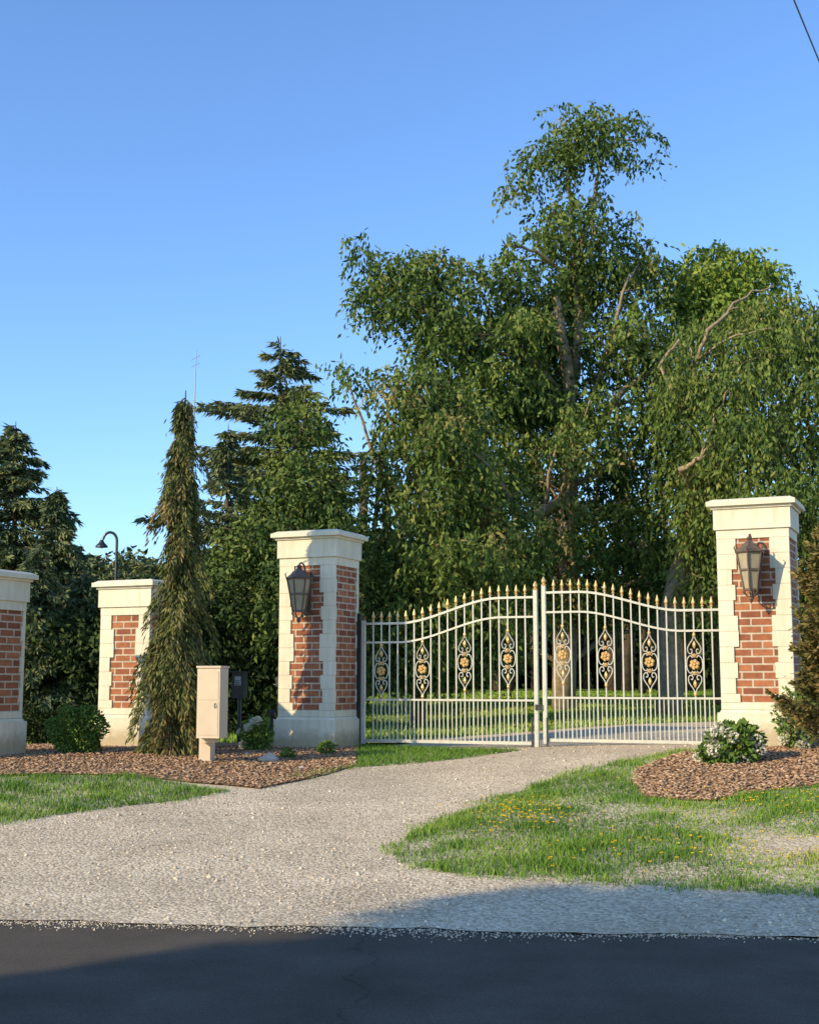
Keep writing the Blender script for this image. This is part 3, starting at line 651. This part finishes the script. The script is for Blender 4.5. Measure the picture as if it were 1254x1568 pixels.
# gooseneck lamp
q=P(172,1090,24); z0=float(terr(q[0],24)); zt=P(172,820,24)[2]-z0
mb=MB(); pts=[(0,0,-.1),(0,0,zt-.12)]
for a in np.linspace(0,math.pi*.95,9): pts.append((-.13+.13*math.cos(a),0,zt-.1+.16*math.sin(a)))
mb.tube(pts,.026,0,8); mb.lathe((-.28,0,zt-.22),[(.12,0),(.11,.03),(.05,.09),(.03,.14)],0,12); mb.tube([(-.26,0,zt-.09),(-.28,0,zt-.11)],.02,0,6)
mb.lathe((-.28,0,zt-.235),[(.03,0),(.05,.02)],1,8)
mb.build('gooseneck_lamp',[M_black,M_glassL],None,(q[0],24,z0))
q=P(287,1060,38); z0=float(terr(q[0],38)); zt=P(290,536,38)[2]-z0
mb=MB(); mb.tube([(0,0,-.1),(0,0,zt*.5),(.05,0,zt)],[.04,.03,.012],0,6); mb.tube([(-.1,0,zt*.97),(.18,0,zt*.985)],.009,0,5); mb.tube([(-.08,0,zt*.95),(.16,0,zt*.962)],.009,0,5); mb.build('antenna_mast',[M_grey],None,(q[0],38,z0))
# power line
a=P(1215,0,10.0); b_=P(1254,95,11.05); d=(b_-a); mb=MB(); pts=[a+d*s for s in np.linspace(-14,24,40)]
pts=[np.array([p[0],p[1],p[2]+.0012*((i-14)**2)]) for i,p in enumerate(pts)]
mb.tube(pts,.007,0,5); mb.build('power_line',[M_black])
for p in (pts[0],pts[-1]):
    z0=float(terr(p[0],p[1])); mb=MB(); mb.tube([(0,0,-.3),(0,0,p[2]-z0+.3)],[.15,.11],0,10); mb.box(-.9,.9,-.05,.05,p[2]-z0-.15,p[2]-z0-.03,0); mb.build('utility_pole',[M_wood],None,(p[0],p[1],z0))
# ---------------------------------------------------------------- tree across the road (casts the road shadow)
EL=math.radians(24); sh=nrm(np.array([.84,.54])); pv=np.array([sh[1],-sh[0]]); Cc=np.array([1.15,10.3]); T0=24.
def loc_(x,y):
    r=np.array([x,y])-Cc; return (float(r@pv), float(r@sh)*math.tan(EL))
edge=[loc_(-2.17,7.19),loc_(-.6,8.55),(0,0),loc_(3.0,9.75),loc_(7,9.2)]
prof=[edge[2],edge[3],edge[4],(8.5,1.0),(9.6,-3),(8,-6),(4,-6.2),loc_(-4.2,5.4),edge[0],edge[1]]
pp=np.array(prof); x=rng.uniform(0,10,9000); y=rng.uniform(-6.5,4,9000); kk=inside(pp,x,y)&(edgedist(pp,x,y)>.22); x,y=x[kk][:1500],y[kk][:1500]
dd=rng.uniform(-1.6,1.6,len(x)); pos=Cc[None]-sh[None]*(T0+dd)[:,None]+pv[None]*x[:,None]; zz=(T0+dd)*math.tan(EL)+y
C=np.column_stack([pos,zz]); org=np.array([*(Cc-sh*T0+pv*5),0.]); e=empty('maple_tree',org)
V,Fi,tn=sprigs(C,np.full(len(C),.34),np.full(len(C),17),5,.18,.3,(.24,.17),np.full(len(C),.4)); fast_mesh('foliage',V,Fi,M_leafD,tn,e,org)
mb=MB(); mb.tube([(0,0,-.2),(0,0,3),(.2,0,6),(0,0,9.5)],[.4,.3,.22,.08],0,10)
for i in range(14):
    c=C[rng.integers(len(C))]-org; mb.tube([(0,0,4+i*.3),tuple(c*.5+np.array([0,0,3.3])),tuple(c)],[.12,.07,.03],0,6)
mb.build('trunk',[M_barkd],e,smooth=True)
# ---------------------------------------------------------------- light
w=bpy.data.worlds.new('World'); scene.world=w; w.use_nodes=True; nt=w.node_tree; bg=nt.nodes['Background']
sk=nt.nodes.new('ShaderNodeTexSky'); sk.sky_type='NISHITA'; sk.sun_disc=False; sk.sun_elevation=EL; sk.sun_rotation=math.atan2(-sh[0],-sh[1]); sk.air_density=1.0; sk.dust_density=.35; sk.ozone_density=2.6
mx=nt.nodes.new('ShaderNodeMix'); mx.data_type='RGBA'; mx.blend_type='MULTIPLY'; mx.inputs[0].default_value=1; mx.inputs[7].default_value=(1.2,1.5,1.88,1)
nt.links.new(sk.outputs[0],mx.inputs[6]); nt.links.new(mx.outputs[2],bg.inputs[0]); bg.inputs[1].default_value=.15
sd=Vector((-sh[0]*math.cos(EL),-sh[1]*math.cos(EL),math.sin(EL)))
l=bpy.data.lights.new('sun','SUN'); l.energy=5.0; l.angle=math.radians(.5); l.color=(1,.83,.54)
lo=bpy.data.objects.new('sun',l); lo.rotation_euler=sd.to_track_quat('Z','Y').to_euler(); link(lo)
cam=bpy.data.cameras.new('camera'); cam.sensor_fit='VERTICAL'; cam.sensor_height=24; cam.lens=24*F/1568; cam.clip_end=2000; cam.clip_start=.1
co=bpy.data.objects.new('camera',cam); co.location=(0,0,CAMZ); co.rotation_euler=(math.radians(90)+PITCH,0,0); link(co); scene.camera=co
scene.view_settings.view_transform='Standard'; scene.view_settings.look='None'; scene.view_settings.exposure=0
